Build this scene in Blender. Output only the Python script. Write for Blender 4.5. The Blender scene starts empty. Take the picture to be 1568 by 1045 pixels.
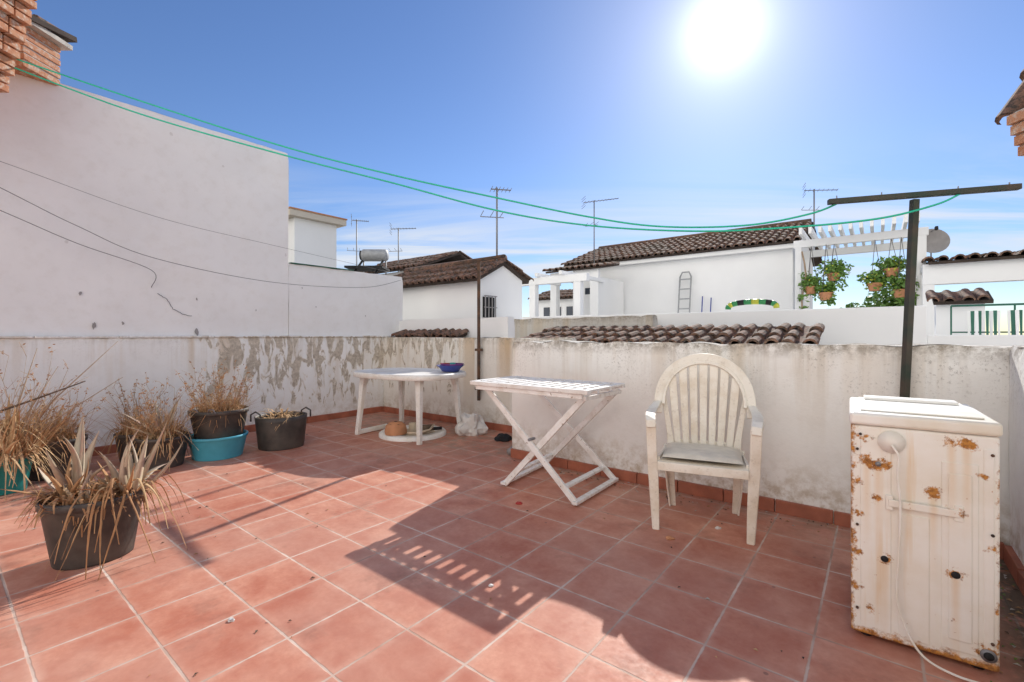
import bpy, math, random
from mathutils import Vector, Matrix, noise as mnoise
random.seed(7)
R=random.Random(11)
TH=math.radians(-38.3)      # terrace axes relative to world
SUN_AZ=24.5; SUN_EL=31.0
scene=bpy.context.scene

# ------------------------------------------------------------------ materials
class NT:
    def __init__(s,name):
        s.mat=bpy.data.materials.new(name); s.mat.use_nodes=True
        s.t=s.mat.node_tree; s.b=s.t.nodes['Principled BSDF']; s.L=s.t.links
        s._tc=None
    def n(s,typ,**kw):
        nd=s.t.nodes.new(typ)
        for k,v in kw.items():
            if k.startswith('i_'):
                nd.inputs[k[2:].replace('_',' ')].default_value=v
            else: setattr(nd,k,v)
        return nd
    def tc(s):
        if s._tc is None: s._tc=s.n('ShaderNodeTexCoord').outputs['Object']
        return s._tc
    def mapped(s,scale,loc=(0,0,0),rot=(0,0,0)):
        m=s.n('ShaderNodeMapping'); m.inputs['Scale'].default_value=scale; m.inputs['Location'].default_value=loc
        m.inputs['Rotation'].default_value=rot
        s.L.new(s.tc(),m.inputs['Vector']); return m.outputs[0]
    def noise(s,scale,detail=4,rough=.55,vec=None,dist=0):
        nd=s.n('ShaderNodeTexNoise'); nd.inputs['Scale'].default_value=scale; nd.inputs['Detail'].default_value=min(detail,5)
        nd.inputs['Roughness'].default_value=rough; nd.inputs['Distortion'].default_value=dist
        s.L.new(vec if vec is not None else s.tc(),nd.inputs['Vector']); return nd.outputs['Fac']
    def mr(s,val,a,b,c=0,d=1):
        nd=s.n('ShaderNodeMapRange'); s.set(nd.inputs['Value'],val)
        for k,v in zip(('From Min','From Max','To Min','To Max'),(a,b,c,d)): nd.inputs[k].default_value=v
        return nd.outputs[0]
    def set(s,inp,v):
        if isinstance(v,(int,float)): inp.default_value=v
        elif isinstance(v,(tuple,list)): inp.default_value=tuple(v)+((1,) if len(v)==3 and inp.type=='RGBA' else ())
        else: s.L.new(v,inp)
    def m(s,op,a,b=0,c=None):
        nd=s.n('ShaderNodeMath',operation=op); s.set(nd.inputs[0],a); s.set(nd.inputs[1],b)
        if c is not None: s.set(nd.inputs[2],c)
        return nd.outputs[0]
    def mix(s,f,a,b,mode='MIX'):
        nd=s.n('ShaderNodeMix',data_type='RGBA',blend_type=mode)
        s.set(nd.inputs[0],f); s.set(nd.inputs[6],a); s.set(nd.inputs[7],b); return nd.outputs[2]
    def xyz(s,vec=None):
        nd=s.n('ShaderNodeSeparateXYZ'); s.L.new(vec if vec is not None else s.tc(),nd.inputs[0]); return nd.outputs
    def bump(s,h,strength=.3,dist=.01,prev=None):
        nd=s.n('ShaderNodeBump'); nd.inputs['Strength'].default_value=strength; nd.inputs['Distance'].default_value=dist
        s.L.new(h,nd.inputs['Height'])
        if prev is not None: s.L.new(prev,nd.inputs['Normal'])
        return nd.outputs[0]
    def out(s,col=None,rough=None,normal=None,metal=0,spec=None):
        if col is not None: s.set(s.b.inputs['Base Color'],col)
        if rough is not None: s.set(s.b.inputs['Roughness'],rough)
        if normal is not None: s.L.new(normal,s.b.inputs['Normal'])
        s.b.inputs['Metallic'].default_value=metal
        if spec is not None: s.b.inputs['Specular IOR Level'].default_value=spec
        return s.mat

def simple(name,col,rough=.6,var=.25,scale=6,metal=0,bump=.1,bscale=60,spec=None,col2=None):
    k=NT(name)
    f=k.mr(k.noise(scale,4),.3,.7)
    c2=col2 or tuple(c*(1-var) for c in col)
    c=k.mix(f,col,c2)
    nb=k.bump(k.noise(bscale,2),bump,.005) if bump>.12 else None
    return k.out(c,rough,nb,metal,spec)

def plaster(name,base=(.89,.885,.86),topz=1.15,streak=.8,topdirt=.6,basedirt=.5,peel=None,blot=.12,spots=.0,rough=.9,lump=.4,rust=0,far=False):
    k=NT(name); o=k.xyz()
    n1=k.mr(k.noise(1.3,5,.6),.35,.7)
    c=k.mix(k.m('MULTIPLY',n1,blot*3),base,(base[0]*.80,base[1]*.80,base[2]*.80))
    if far:
        return k.out(c,rough,None,0,.2)
    n2=k.mr(k.noise(9,5,.65),.5,.75)
    c=k.mix(k.m('MULTIPLY',n2,.20),c,(.60,.56,.50))
    if streak:
        st=k.mr(k.noise(1,4,.6,k.mapped((6,6,.45))),.50,.64)
        st2=k.mr(k.noise(1,4,.6,k.mapped((24,24,1.5))),.5,.68)
        zm=k.mr(o[2],topz-.75,topz-.02)
        f=k.m('MULTIPLY',k.m('MULTIPLY',st,zm),streak)
        c=k.mix(k.m('MULTIPLY',f,.66),c,(.56,.44,.29))
        f2=k.m('MULTIPLY',k.m('MULTIPLY',st2,k.mr(o[2],topz-.38,topz)),streak*.55)
        c=k.mix(f2,c,(.38,.32,.24))
    if rust:
        rs=k.mr(k.noise(1,3,.5,k.mapped((3.2,3.2,.12),(5,3,0))),.60,.66)
        rf=k.m('MULTIPLY',rs,k.mr(o[2],topz-1.1,topz))
        c=k.mix(k.m('MULTIPLY',rf,rust),c,(.56,.39,.21))
    if topdirt:
        td=k.m('MULTIPLY',k.mr(o[2],topz-.10,topz-.005),k.mr(k.noise(16,5,.75),.38,.6))
        c=k.mix(k.m('MULTIPLY',td,topdirt),c,(.28,.24,.19))
        gr=k.m('MULTIPLY',k.mr(k.noise(55,4,.8),.55,.63),k.m('MULTIPLY',k.mr(o[2],topz-.50,topz),k.mr(k.noise(3.1,4,.6),.42,.58)))
        c=k.mix(k.m('MULTIPLY',gr,topdirt*.8),c,(.25,.22,.18))
    if basedirt:
        bd=k.m('MULTIPLY',k.mr(o[2],.40,.06),k.mr(k.noise(11,5,.7),.42,.62))
        c=k.mix(k.m('MULTIPLY',bd,basedirt),c,(.50,.41,.30))
    h=k.m('ADD',k.m('MULTIPLY',k.noise(5,3),.6),k.m('MULTIPLY',k.noise(55,3,.7),.22))
    if spots:
        dp_=k.mr(k.noise(.8,5,.7,k.mapped((1,1,1.6),(4,2,1))),.5,.62)
        c=k.mix(k.m('MULTIPLY',dp_,spots*.5),c,(.72,.68,.62))
        v=k.n('ShaderNodeTexVoronoi'); v.inputs['Scale'].default_value=2.6; k.L.new(k.mapped((1,1,.7)),v.inputs['Vector'])
        sp=k.mr(k.m('ADD',v.outputs['Distance'],k.m('MULTIPLY',k.noise(20,4),.12)),.105,.095)
        c=k.mix(k.m('MULTIPLY',sp,spots),c,(.40,.37,.34))
    if peel:
        axis,a0,a1,z0,z1,amt=peel
        pn=k.noise(1,5,.60,k.mapped((9,9,3.2),(3.3,1.7,.4)),.7)
        mask=k.m('MULTIPLY',k.m('MULTIPLY',k.mr(o[axis],a0,a0+.25),k.mr(o[axis],a1,a1-.25)),
                 k.m('MULTIPLY',k.mr(o[2],z0,z0+.7),k.mr(o[2],z1+.02,z1-.02)))
        thr=k.m('ADD',pn,k.m('MULTIPLY',mask,amt))
        p=k.m('MULTIPLY',k.mr(thr,.60,.618),k.mr(mask,.02,.1))
        edge=k.m('MULTIPLY',k.mr(thr,.56,.60),k.mr(mask,.02,.1))
        c=k.mix(k.m('MULTIPLY',edge,.4),c,(.66,.55,.40))
        cem=k.mix(k.mr(k.noise(22,5,.75),.38,.62),(.36,.31,.25),(.62,.55,.45))
        c=k.mix(k.m('MULTIPLY',p,.92),c,cem)
        h=k.m('SUBTRACT',h,k.m('MULTIPLY',p,1.2))
    return k.out(c,rough,k.bump(h,lump,.012),0,.25)

def floor_mat():
    k=NT('terracotta_floor_tile'); S=.3275
    o=k.xyz()
    fx=k.m('DIVIDE',k.m('ADD',o[0],.2+S*40),S); fy=k.m('DIVIDE',k.m('ADD',o[1],.09+S*40),S)
    ix=k.m('FLOOR',fx); iy=k.m('FLOOR',fy); rx=k.m('FRACT',fx); ry=k.m('FRACT',fy)
    wob=k.m('MULTIPLY',k.m('SUBTRACT',k.noise(24,2),.5),.022)
    ex=k.m('MINIMUM',rx,k.m('SUBTRACT',1,rx)); ey=k.m('MINIMUM',ry,k.m('SUBTRACT',1,ry))
    e=k.m('ADD',k.m('MINIMUM',ex,ey),wob)
    grout=k.mr(e,.019,.009)
    comb=k.n('ShaderNodeCombineXYZ'); k.L.new(ix,comb.inputs[0]); k.L.new(iy,comb.inputs[1])
    wn=k.n('ShaderNodeTexWhiteNoise',noise_dimensions='3D'); k.L.new(comb.outputs[0],wn.inputs['Vector'])
    r=wn.outputs['Value']
    addv=k.n('ShaderNodeVectorMath',operation='MULTIPLY_ADD'); k.L.new(comb.outputs[0],addv.inputs[0]); addv.inputs[1].default_value=(3.7,5.1,2.3); k.L.new(k.tc(),addv.inputs[2])
    mott=k.mr(k.noise(4.6,5,.64,addv.outputs[0],.2),.36,.66)
    fine=k.mr(k.noise(38,4,.7,addv.outputs[0]),.35,.7)
    c=k.mix(mott,(.49,.165,.10),(.67,.32,.215))
    c=k.mix(k.m('MULTIPLY',fine,.32),c,(.42,.145,.09))
    c=k.mix(k.m('MULTIPLY',r,.5),c,(.42,.145,.095))
    edge=k.m('MULTIPLY',k.mr(e,.11,.02),k.mr(k.noise(14,4),.35,.65))
    c=k.mix(k.m('MULTIPLY',edge,.40),c,(.72,.45,.34))
    dust=k.mr(k.noise(1.1,5,.65),.42,.70)
    c=k.mix(k.m('MULTIPLY',dust,.34),c,(.70,.49,.39))
    st=k.mr(k.noise(2.3,5,.7),.56,.70)
    c=k.mix(k.m('MULTIPLY',st,.42),c,(.21,.095,.065))
    v=k.n('ShaderNodeTexVoronoi'); v.inputs['Scale'].default_value=5.0; k.L.new(k.tc(),v.inputs['Vector'])
    sp=k.mr(v.outputs['Distance'],.05,.035)
    c=k.mix(k.m('MULTIPLY',sp,.6),c,(.18,.09,.07))
    g=k.mix(k.mr(k.noise(3,4),.35,.65),(.70,.56,.47),(.44,.28,.21))
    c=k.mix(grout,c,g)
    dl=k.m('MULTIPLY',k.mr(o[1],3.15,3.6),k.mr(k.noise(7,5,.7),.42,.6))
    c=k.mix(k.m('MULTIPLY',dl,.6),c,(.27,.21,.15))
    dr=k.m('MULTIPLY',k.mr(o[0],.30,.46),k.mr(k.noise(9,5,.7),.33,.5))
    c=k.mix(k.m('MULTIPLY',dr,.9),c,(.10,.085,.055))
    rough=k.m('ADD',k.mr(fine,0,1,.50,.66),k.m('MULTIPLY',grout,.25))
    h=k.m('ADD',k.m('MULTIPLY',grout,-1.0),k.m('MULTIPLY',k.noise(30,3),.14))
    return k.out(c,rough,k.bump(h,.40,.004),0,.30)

def rooftile():
    k=NT('clay_roof_tile')
    n=k.mr(k.noise(3.3,4,.7),.3,.7); f=k.mr(k.noise(18,5,.7),.42,.6)
    c=k.mix(n,(.20,.085,.05),(.27,.17,.12)); c=k.mix(f,c,(.05,.04,.032))
    c=k.mix(k.mr(k.noise(1.2,3),.5,.7),c,(.12,.09,.065))
    return k.out(c,.9,k.bump(k.noise(40,3),.3,.01))

def brickmat():
    k=NT('old_brick')
    n=k.mr(k.noise(7,4,.7),.3,.7)
    c=k.mix(n,(.45,.17,.08),(.58,.30,.17)); c=k.mix(k.mr(k.noise(30,4),.5,.7),c,(.62,.52,.42))
    return k.out(c,.9,k.bump(k.noise(40,4,.7),.5,.01))

M={}
M['floor']=floor_mat()
M['wall_left']=plaster('whitewash_left',topz=1.19,streak=.5,peel=(1,1.95,4.7,.15,1.19,.115),blot=.12,topdirt=.3,rust=.5)
M['wall_tall']=plaster('whitewash_tall',base=(.87,.865,.855),topz=2.0,streak=0,topdirt=0,basedirt=0,spots=.32,blot=.12,lump=.35)
M['wall_back']=plaster('whitewash_back',base=(.87,.84,.77),topz=1.17,streak=.9,topdirt=.7,basedirt=.8,peel=(0,-6.4,-4.4,.35,1.17,.085),rust=.7)
M['wall_right']=plaster('whitewash_right',base=(.89,.875,.83),topz=1.14,streak=.52,topdirt=.95,basedirt=1.0,lump=.6,rust=.25)
M['wall_far']=plaster('whitewash_far',base=(.88,.88,.87),far=True,blot=.08)
M['wall_stone']=plaster('rough_render',base=(.60,.57,.52),topz=1.46,streak=.8,topdirt=.9,basedirt=0,lump=1.0)
M['wall_beige']=plaster('beige_render',base=(.62,.56,.47),far=True)
M['rooftile']=rooftile()
M['tiledark']=simple('mortar_under_tiles',(.07,.05,.04),.95,.4,8)
M['mortar']=simple('mortar_pale',(.62,.58,.52),.95,.3,12)
M['brick']=brickmat()
M['skirt']=simple('skirting_tile',(.46,.15,.085),.55,.35,7,bump=.2)
k=NT('white_resin'); c=k.mix(k.mr(k.noise(5,5,.65),.42,.72),(.87,.86,.82),(.72,.67,.58)); c=k.mix(k.m('MULTIPLY',k.mr(k.noise(45,4),.56,.7),.35),c,(.45,.40,.32))
M['plastic']=k.out(c,.42)
k=NT('chair_resin'); c=k.mix(k.mr(k.noise(6,5,.65),.45,.72),(.86,.81,.70),(.70,.61,.47)); c=k.mix(k.m('MULTIPLY',k.mr(k.noise(50,4),.58,.7),.3),c,(.40,.34,.26))
M['chair']=k.out(c,.42)
k=NT('painted_wood'); c=k.mix(k.mr(k.noise(1,5,.6,k.mapped((8,30,8))),.45,.7),(.86,.85,.82),(.70,.65,.59)); c=k.mix(k.mr(k.noise(28,5,.7),.61,.67),c,(.36,.28,.21))
M['wood']=k.out(c,.6,k.bump(k.noise(50,3),.2,.003))
M['cushion']=simple('seat_cushion_cloth',(.85,.78,.64),.95,.18,14,bump=.5,bscale=150)
M['blackpot']=simple('black_plastic_pot',(.030,.028,.027),.55,.0,7,bump=.15,col2=(.10,.085,.07))
M['teal']=simple('blue_plastic_tub',(.09,.46,.60),.45,.25,5)
M['tealpot']=simple('teal_glazed_pot',(.02,.32,.30),.3,.3,5)
M['soil']=simple('dry_soil',(.16,.115,.08),1,.5,20,bump=1,bscale=50)
M['aloe']=simple('aloe_leaf',(.47,.43,.30),.6,.3,8,col2=(.48,.30,.22))
M['dry']=simple('dry_leaf',(.50,.27,.12),.85,.3,11,col2=(.30,.15,.07))
M['straw']=simple('dry_straw',(.62,.44,.24),.9,.3,9,col2=(.44,.25,.12))
M['stem']=simple('woody_stem',(.42,.30,.20),.9,.3,20)
M['green']=simple('green_leaf',(.09,.20,.035),.5,.4,9,col2=(.18,.30,.06))
M['post']=simple('rusty_green_iron',(.018,.040,.026),.6,.0,9,bump=.3,col2=(.07,.05,.035))
M['rustpost']=simple('rusty_iron',(.03,.026,.022),.8,.0,9,bump=.4,col2=(.15,.075,.04))
M['line']=simple('green_clothesline',(.02,.55,.34),.35,.1,9)
M['wire']=simple('grey_wire',(.16,.15,.16),.6,.1,9)
M['alu']=simple('aluminium_weathered',(.30,.30,.31),.5,.2,9,metal=.4)
M['dark']=simple('dark_void',(.02,.02,.022),.9,.2,9)
M['blue']=simple('blue_bowl_plastic',(.06,.09,.38),.35,.2,9)
M['purple']=simple('purple_plastic',(.20,.05,.24),.4,.2,9)
M['red']=simple('red_plastic',(.45,.04,.03),.4,.2,9)
M['clay']=simple('terracotta_clay',(.60,.28,.14),.85,.25,9)
M['beige']=simple('beige_stained_plastic',(.66,.55,.40),.7,.35,8)
M['bag']=simple('crumpled_bag',(.74,.72,.68),.6,.2,9,bump=.6,bscale=25)
M['glass']=simple('window_glass',(.05,.06,.08),.1,.1,3)
M['railgreen']=simple('green_painted_rail',(.035,.15,.10),.6,.2,9)
M['ground']=simple('town_ground',(.24,.21,.17),1,.3,.05)
M['yellow']=simple('yellow_vinyl',(.50,.52,.05),.4,.1,9)
M['vgreen']=simple('green_vinyl',(.03,.26,.08),.4,.1,9)
M['pvc']=simple('grey_pipe',(.35,.33,.32),.6,.2,9)
M['steel']=simple('solar_tank_steel',(.42,.43,.44),.6,.3,9,metal=.1)

def washer_mat():
    k=NT('rusted_white_enamel'); o=k.xyz()
    base=k.mix(k.mr(k.noise(4,5,.6),.4,.7),(.88,.86,.79),(.80,.74,.62))
    dr=k.m('MULTIPLY',k.mr(k.noise(1,4,.65,k.mapped((18,18,.9))),.56,.70),k.mr(k.noise(3,3),.35,.6))
    c=k.mix(k.m('MULTIPLY',dr,.5),base,(.72,.48,.22))
    acc=None; halo=None
    def addm(x):
        nonlocal acc
        acc=x if acc is None else k.m('MAXIMUM',acc,x)
    n=k.m('MULTIPLY',k.m('SUBTRACT',k.noise(30,5,.75),.5),.15)
    for (x,z,r) in [(.085,.70,.038),(.050,.71,.030),(.105,.335,.024),(.305,.335,.024),(.245,.62,.032),(.335,.81,.034),(.295,.812,.024),(.075,.565,.020),(.02,.20,.020),(.02,.34,.020),(.02,.50,.016),(.39,.085,.034),(.305,.56,.020),(.05,.80,.018),(.02,.62,.020),(.02,.80,.018),(.40,.45,.016),(.06,.13,.018),(.375,.70,.014)]:
        dx=k.m('SUBTRACT',o[0],x); dz=k.m('SUBTRACT',o[2],z)
        d=k.m('SQRT',k.m('ADD',k.m('MULTIPLY',dx,dx),k.m('MULTIPLY',k.m('MULTIPLY',dz,dz),1.8)))
        addm(k.mr(k.m('ADD',d,n),r,r-.014))
        if r>.021:
            run=k.m('MULTIPLY',k.mr(k.m('ABSOLUTE',dx),.016,.003),k.m('MULTIPLY',k.mr(dz,-.34,0),k.mr(dz,.01,-.01)))
            halo=run if halo is None else k.m('MAXIMUM',halo,run)
    c=k.mix(k.m('MULTIPLY',halo,.42),c,(.72,.45,.18))
    n2=k.m('MULTIPLY',k.m('SUBTRACT',k.noise(19,5,.75),.5),.12)
    addm(k.mr(k.m('ADD',o[0],n2),.012,-.002)); addm(k.mr(k.m('ADD',o[2],n2),.052,.032))
    addm(k.mr(k.m('ADD',k.m('SUBTRACT',.42,o[0]),n2),.002,-.010))
    addm(k.m('MULTIPLY',k.mr(k.noise(33,5,.7),.675,.71),.8))
    rc=k.mix(k.mr(k.noise(50,4,.7),.35,.65),(.66,.30,.06),(.22,.085,.03))
    c=k.mix(acc,c,rc)
    return k.out(c,k.mr(acc,0,1,.38,.9),k.bump(acc,.25,.003))
M['washer']=washer_mat()
k=NT('washer_lid'); c=k.mix(k.mr(k.noise(3,5,.6),.45,.7),(.88,.86,.79),(.76,.69,.54)); M['lid']=k.out(c,.45)

# ------------------------------------------------------------------ mesh builder
class MB:
    def __init__(s): s.v=[];s.f=[];s.m=[];s.sm=[];s.mats=[]
    def mi(s,mat):
        if mat not in s.mats: s.mats.append(mat)
        return s.mats.index(mat)
    def add(s,vs,fs,mat,smooth=False):
        o=len(s.v); s.v+= [tuple(v) for v in vs]; i=s.mi(mat)
        for f in fs: s.f.append(tuple(o+j for j in f)); s.m.append(i); s.sm.append(smooth)
    def box(s,x0,x1,y0,y1,z0,z1,mat):
        vs=[(x,y,z) for z in (z0,z1) for y in (y0,y1) for x in (x0,x1)]
        s.add(vs,[(0,2,3,1),(4,5,7,6),(0,1,5,4),(1,3,7,5),(3,2,6,7),(2,0,4,6)],mat)
    def beam(s,p0,p1,w,h,mat,up=(0,0,1),w1=None,h1=None):
        p0=Vector(p0);p1=Vector(p1);d=(p1-p0).normalized();up=Vector(up)
        sd=d.cross(up)
        if sd.length<1e-4: sd=d.cross(Vector((1,0,0)))
        sd.normalize(); u=sd.cross(d).normalized(); w1=w if w1 is None else w1; h1=h if h1 is None else h1
        vs=[]
        for p,ww,hh in ((p0,w,h),(p1,w1,h1)):
            for a,b in ((-1,-1),(1,-1),(1,1),(-1,1)): vs.append(p+sd*a*ww/2+u*b*hh/2)
        s.add(vs,[(3,2,1,0),(4,5,6,7),(0,1,5,4),(1,2,6,5),(2,3,7,6),(3,0,4,7)],mat)
    def tube(s,pts,r,mat,n=8,smooth=True):
        pts=[Vector(p) for p in pts]; rs=r if isinstance(r,(list,tuple)) else [r]*len(pts)
        t=(pts[1]-pts[0]).normalized(); ref=Vector((0,0,1)) if abs(t.z)<.9 else Vector((1,0,0))
        nrm=t.cross(ref).normalized(); vs=[];N=len(pts)
        for i,p in enumerate(pts):
            t=((pts[min(i+1,N-1)]-pts[max(i-1,0)])).normalized()
            nrm=(nrm-t*nrm.dot(t)).normalized(); b=t.cross(nrm)
            for j in range(n):
                a=2*math.pi*j/n; vs.append(p+(nrm*math.cos(a)+b*math.sin(a))*rs[i])
        fs=[(i*n+j,i*n+(j+1)%n,(i+1)*n+(j+1)%n,(i+1)*n+j) for i in range(N-1) for j in range(n)]
        fs+= [tuple(range(n-1,-1,-1)),tuple((N-1)*n+j for j in range(n))]
        s.add(vs,fs,mat,smooth)
    def ribbon(s,pts,w,h,mat,ups,smooth=False):
        pts=[Vector(p) for p in pts];N=len(pts); vs=[]
        ws=w if isinstance(w,list) else [w]*N; hs=h if isinstance(h,list) else [h]*N
        for i,p in enumerate(pts):
            t=(pts[min(i+1,N-1)]-pts[max(i-1,0)]).normalized(); up=Vector(ups[i] if isinstance(ups,list) else ups)
            up=(up-t*up.dot(t)).normalized(); sd=t.cross(up)
            for a,b in ((-1,-1),(1,-1),(1,1),(-1,1)): vs.append(p+sd*a*ws[i]/2+up*b*hs[i]/2)
        fs=[(i*4+j,i*4+(j+1)%4,(i+1)*4+(j+1)%4,(i+1)*4+j) for i in range(N-1) for j in range(4)]
        fs+=[(3,2,1,0),tuple((N-1)*4+j for j in range(4))]
        s.add(vs,fs,mat,smooth)
    def lathe(s,prof,c,mat,n=32,smooth=True,wob=0):
        vs=[];c=Vector(c)
        for k_,(r,z) in enumerate(prof):
            for j in range(n):
                a=2*math.pi*j/n; rr=r*(1+wob*math.sin(2*a+.7)+wob*.6*math.sin(3*a+k_*.3)); vs.append(c+Vector((rr*math.cos(a),rr*math.sin(a),z)))
        fs=[(i*n+j,i*n+(j+1)%n,(i+1)*n+(j+1)%n,(i+1)*n+j) for i in range(len(prof)-1) for j in range(n)]
        s.add(vs,fs,mat,smooth)
    def disc(s,c,r,mat,n=24,bumpy=0,rnd=R):
        vs=[Vector(c)+Vector((0,0,bumpy))];rings=4
        for q in range(1,rings+1):
            for j in range(n):
                a=2*math.pi*j/n; vs.append(Vector(c)+Vector((r*q/rings*math.cos(a),r*q/rings*math.sin(a),rnd.uniform(-1,1)*bumpy if q<rings else 0)))
        fs=[(0,1+j,1+(j+1)%n) for j in range(n)]
        for q in range(rings-1):
            fs+=[(1+q*n+j,1+(q+1)*n+j,1+(q+1)*n+(j+1)%n,1+q*n+(j+1)%n) for j in range(n)]
        s.add(vs,fs,mat,True)
    def blade(s,pts,ws,mat,side=None,thick=0,smooth=True):
        pts=[Vector(p) for p in pts];N=len(pts); vs=[];fs=[]
        d=(pts[-1]-pts[0]); sd=side or d.cross(Vector((0,0,1)))
        if Vector(sd).length<1e-5: sd=Vector((1,0,0))
        sd=Vector(sd).normalized()
        for i,p in enumerate(pts):
            t=(pts[min(i+1,N-1)]-pts[max(i-1,0)]).normalized(); up=sd.cross(t).normalized()
            w=ws[i]
            if thick: vs+=[p-sd*w/2+up*w*thick,p-up*w*thick*.8,p+sd*w/2+up*w*thick,p+up*w*thick*.35]
            else: vs+=[p-sd*w/2,p+sd*w/2]
        q=4 if thick else 2
        for i in range(N-1):
            if thick: fs+=[(i*4+j,i*4+(j+1)%4,(i+1)*4+(j+1)%4,(i+1)*4+j) for j in range(4)]
            else: fs.append((i*2,i*2+1,i*2+3,i*2+2))
        s.add(vs,fs,mat,smooth)
    def finish(s,name,rot=0,loc=(0,0,0),bevel=0,seg=2,parent=None):
        me=bpy.data.meshes.new(name); me.from_pydata(s.v,[],s.f)
        for m_ in s.mats: me.materials.append(m_)
        me.polygons.foreach_set('material_index',s.m); me.polygons.foreach_set('use_smooth',s.sm)
        me.update(); ob=bpy.data.objects.new(name,me); scene.collection.objects.link(ob)
        ob.rotation_euler=(0,0,rot); ob.location=loc
        if bevel:
            md=ob.modifiers.new('bevel','BEVEL'); md.width=bevel; md.segments=seg; md.limit_method='ANGLE'; md.angle_limit=math.radians(40)
        if parent: ob.parent=parent
        return ob
def empty(name,loc=(0,0,0),rot=0):
    e=bpy.data.objects.new(name,None); scene.collection.objects.link(e); e.location=loc; e.rotation_euler=(0,0,rot); e.empty_display_size=.2; return e

def rough_wall(name,u0,u1,v0,v1,z0,z1,mat,rot=TH,step=.06,amp=.008,topamp=.012,parent=None,seed=0):
    """hand-rendered masonry wall: subdivided box with uneven faces and a softly rounded coping"""
    mb=MB()
    nu=max(2,int((u1-u0)/step)); nv=max(2,int((v1-v0)/step)); nz=max(2,int((z1-z0)/step))
    nu=min(nu,140);nv=min(nv,140);nz=min(nz,60)
    def disp(p,n):
        q=Vector((p[0]*2.1+seed,p[1]*2.1,p[2]*2.1)); a=mnoise.noise(q)*amp+mnoise.noise(q*4)*amp*.4
        r=Vector(p)+Vector(n)*a
        t=p[2]-(z1-.03)
        if t>0:
            r.x+= (-1 if p[0]>(u0+u1)/2 else 1)*(t*t*12 if (p[0] in (u0,u1)) else 0)
            r.y+= (-1 if p[1]>(v0+v1)/2 else 1)*(t*t*12 if (p[1] in (v0,v1)) else 0)
        if abs(p[2]-z1)<1e-6: r.z+=mnoise.noise(Vector((p[0]*5+seed,p[1]*5,9)))*topamp
        return r
    def grid(f,na,nb,n):
        vs=[disp(f(i/na,j/nb),n) for j in range(nb+1) for i in range(na+1)]
        fs=[(j*(na+1)+i,j*(na+1)+i+1,(j+1)*(na+1)+i+1,(j+1)*(na+1)+i) for j in range(nb) for i in range(na)]
        mb.add(vs,fs,mat,True)
    e=lambda t,a,b:(a if t==0 else (b if t==1 else a+(b-a)*t))
    grid(lambda s,t:(e(s,u0,u1),v0,e(t,z0,z1)),nu,nz,(0,-1,0))
    grid(lambda s,t:(e(1-s,u0,u1),v1,e(t,z0,z1)),nu,nz,(0,1,0))
    grid(lambda s,t:(u1,e(s,v0,v1),e(t,z0,z1)),nv,nz,(1,0,0))
    grid(lambda s,t:(u0,e(1-s,v0,v1),e(t,z0,z1)),nv,nz,(-1,0,0))
    grid(lambda s,t:(e(s,u0,u1),e(t,v0,v1),z1),nu,nv,(0,0,1))
    return mb.finish(name,rot,parent=parent)

def tile_roof(mb,p0,across,slope,pitch,course=.34,under=True,seed=3):
    rr=random.Random(seed); p0=Vector(p0); ac=Vector(across); sl=Vector(slope)
    W=ac.length; Ln=sl.length; a=ac.normalized(); s_=sl.normalized(); nrm=a.cross(s_).normalized()
    if nrm.z<0: nrm=-nrm
    if under:
        t=.05; q=[p0,p0+ac,p0+ac+sl,p0+sl]; vs=[x for x in q]+[x-nrm*t for x in q]
        mb.add(vs,[(0,1,2,3),(7,6,5,4),(0,4,5,1),(1,5,6,2),(2,6,7,3),(3,7,4,0)],M['tiledark'])
    nc=int(W/pitch); nr=max(1,int(Ln/course+.5)); course=Ln/nr; seg=6
    for i in range(nc+1):
        for j in range(nr):
            c0=p0+a*(i*pitch+rr.uniform(-.09,.09)*pitch)+s_*(j*course-.04+rr.uniform(-.03,.02)); c1=c0+s_*(course+.05)+a*rr.uniform(-.05,.05)*pitch
            r0=pitch*.40*rr.uniform(.93,1.05); r1=r0*.82; vs=[]
            for (cc,r_,off) in ((c0,r0,.018+rr.uniform(0,.01)),(c1,r1,.0)):
                for q in range(seg+1):
                    an=math.pi*q/seg; vs.append(cc+a*math.cos(an)*r_+nrm*(math.sin(an)*r_*.95+off))
            for q in range(seg+1):
                an=math.pi*q/seg; vs.append(c0+a*math.cos(an)*r0*.78+nrm*(math.sin(an)*r0*.74+.012))
            fs=[(q,q+1,seg+2+q,seg+1+q) for q in range(seg)]
            fs+=[(2*(seg+1)+q,2*(seg+1)+q+1,q+1,q) for q in range(seg)]
            mb.add(vs,fs,M['rooftile'],False)
        if i<nc:
            c0=p0+a*((i+.5)*pitch)-s_*.03; c1=c0+s_*(Ln+.03); vs=[]
            for cc in (c0,c1):
                for q in range(5):
                    an=math.pi*q/4; vs.append(cc+a*math.cos(an)*pitch*.30+nrm*(.03-math.sin(an)*.022))
            mb.add(vs,[(q,q+1,6+q,5+q) for q in range(4)],M['rooftile'])

# ------------------------------------------------------------------ ground and terrace
mb=MB(); mb.add([(-2500,-2500,-6),(2500,-2500,-6),(2500,2500,-6),(-2500,2500,-6)],[(0,1,2,3)],M['ground']); mb.finish('ground')
mb=MB(); mb.box(-6.4,.8,-2.4,4.75,-.18,0,M['floor']); mb.finish('terrace_floor',TH)
mb=MB(); mb.box(-6.38,.78,-2.38,4.73,-6,-.184,M['wall_far']); mb.finish('lower_building',TH)

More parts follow.
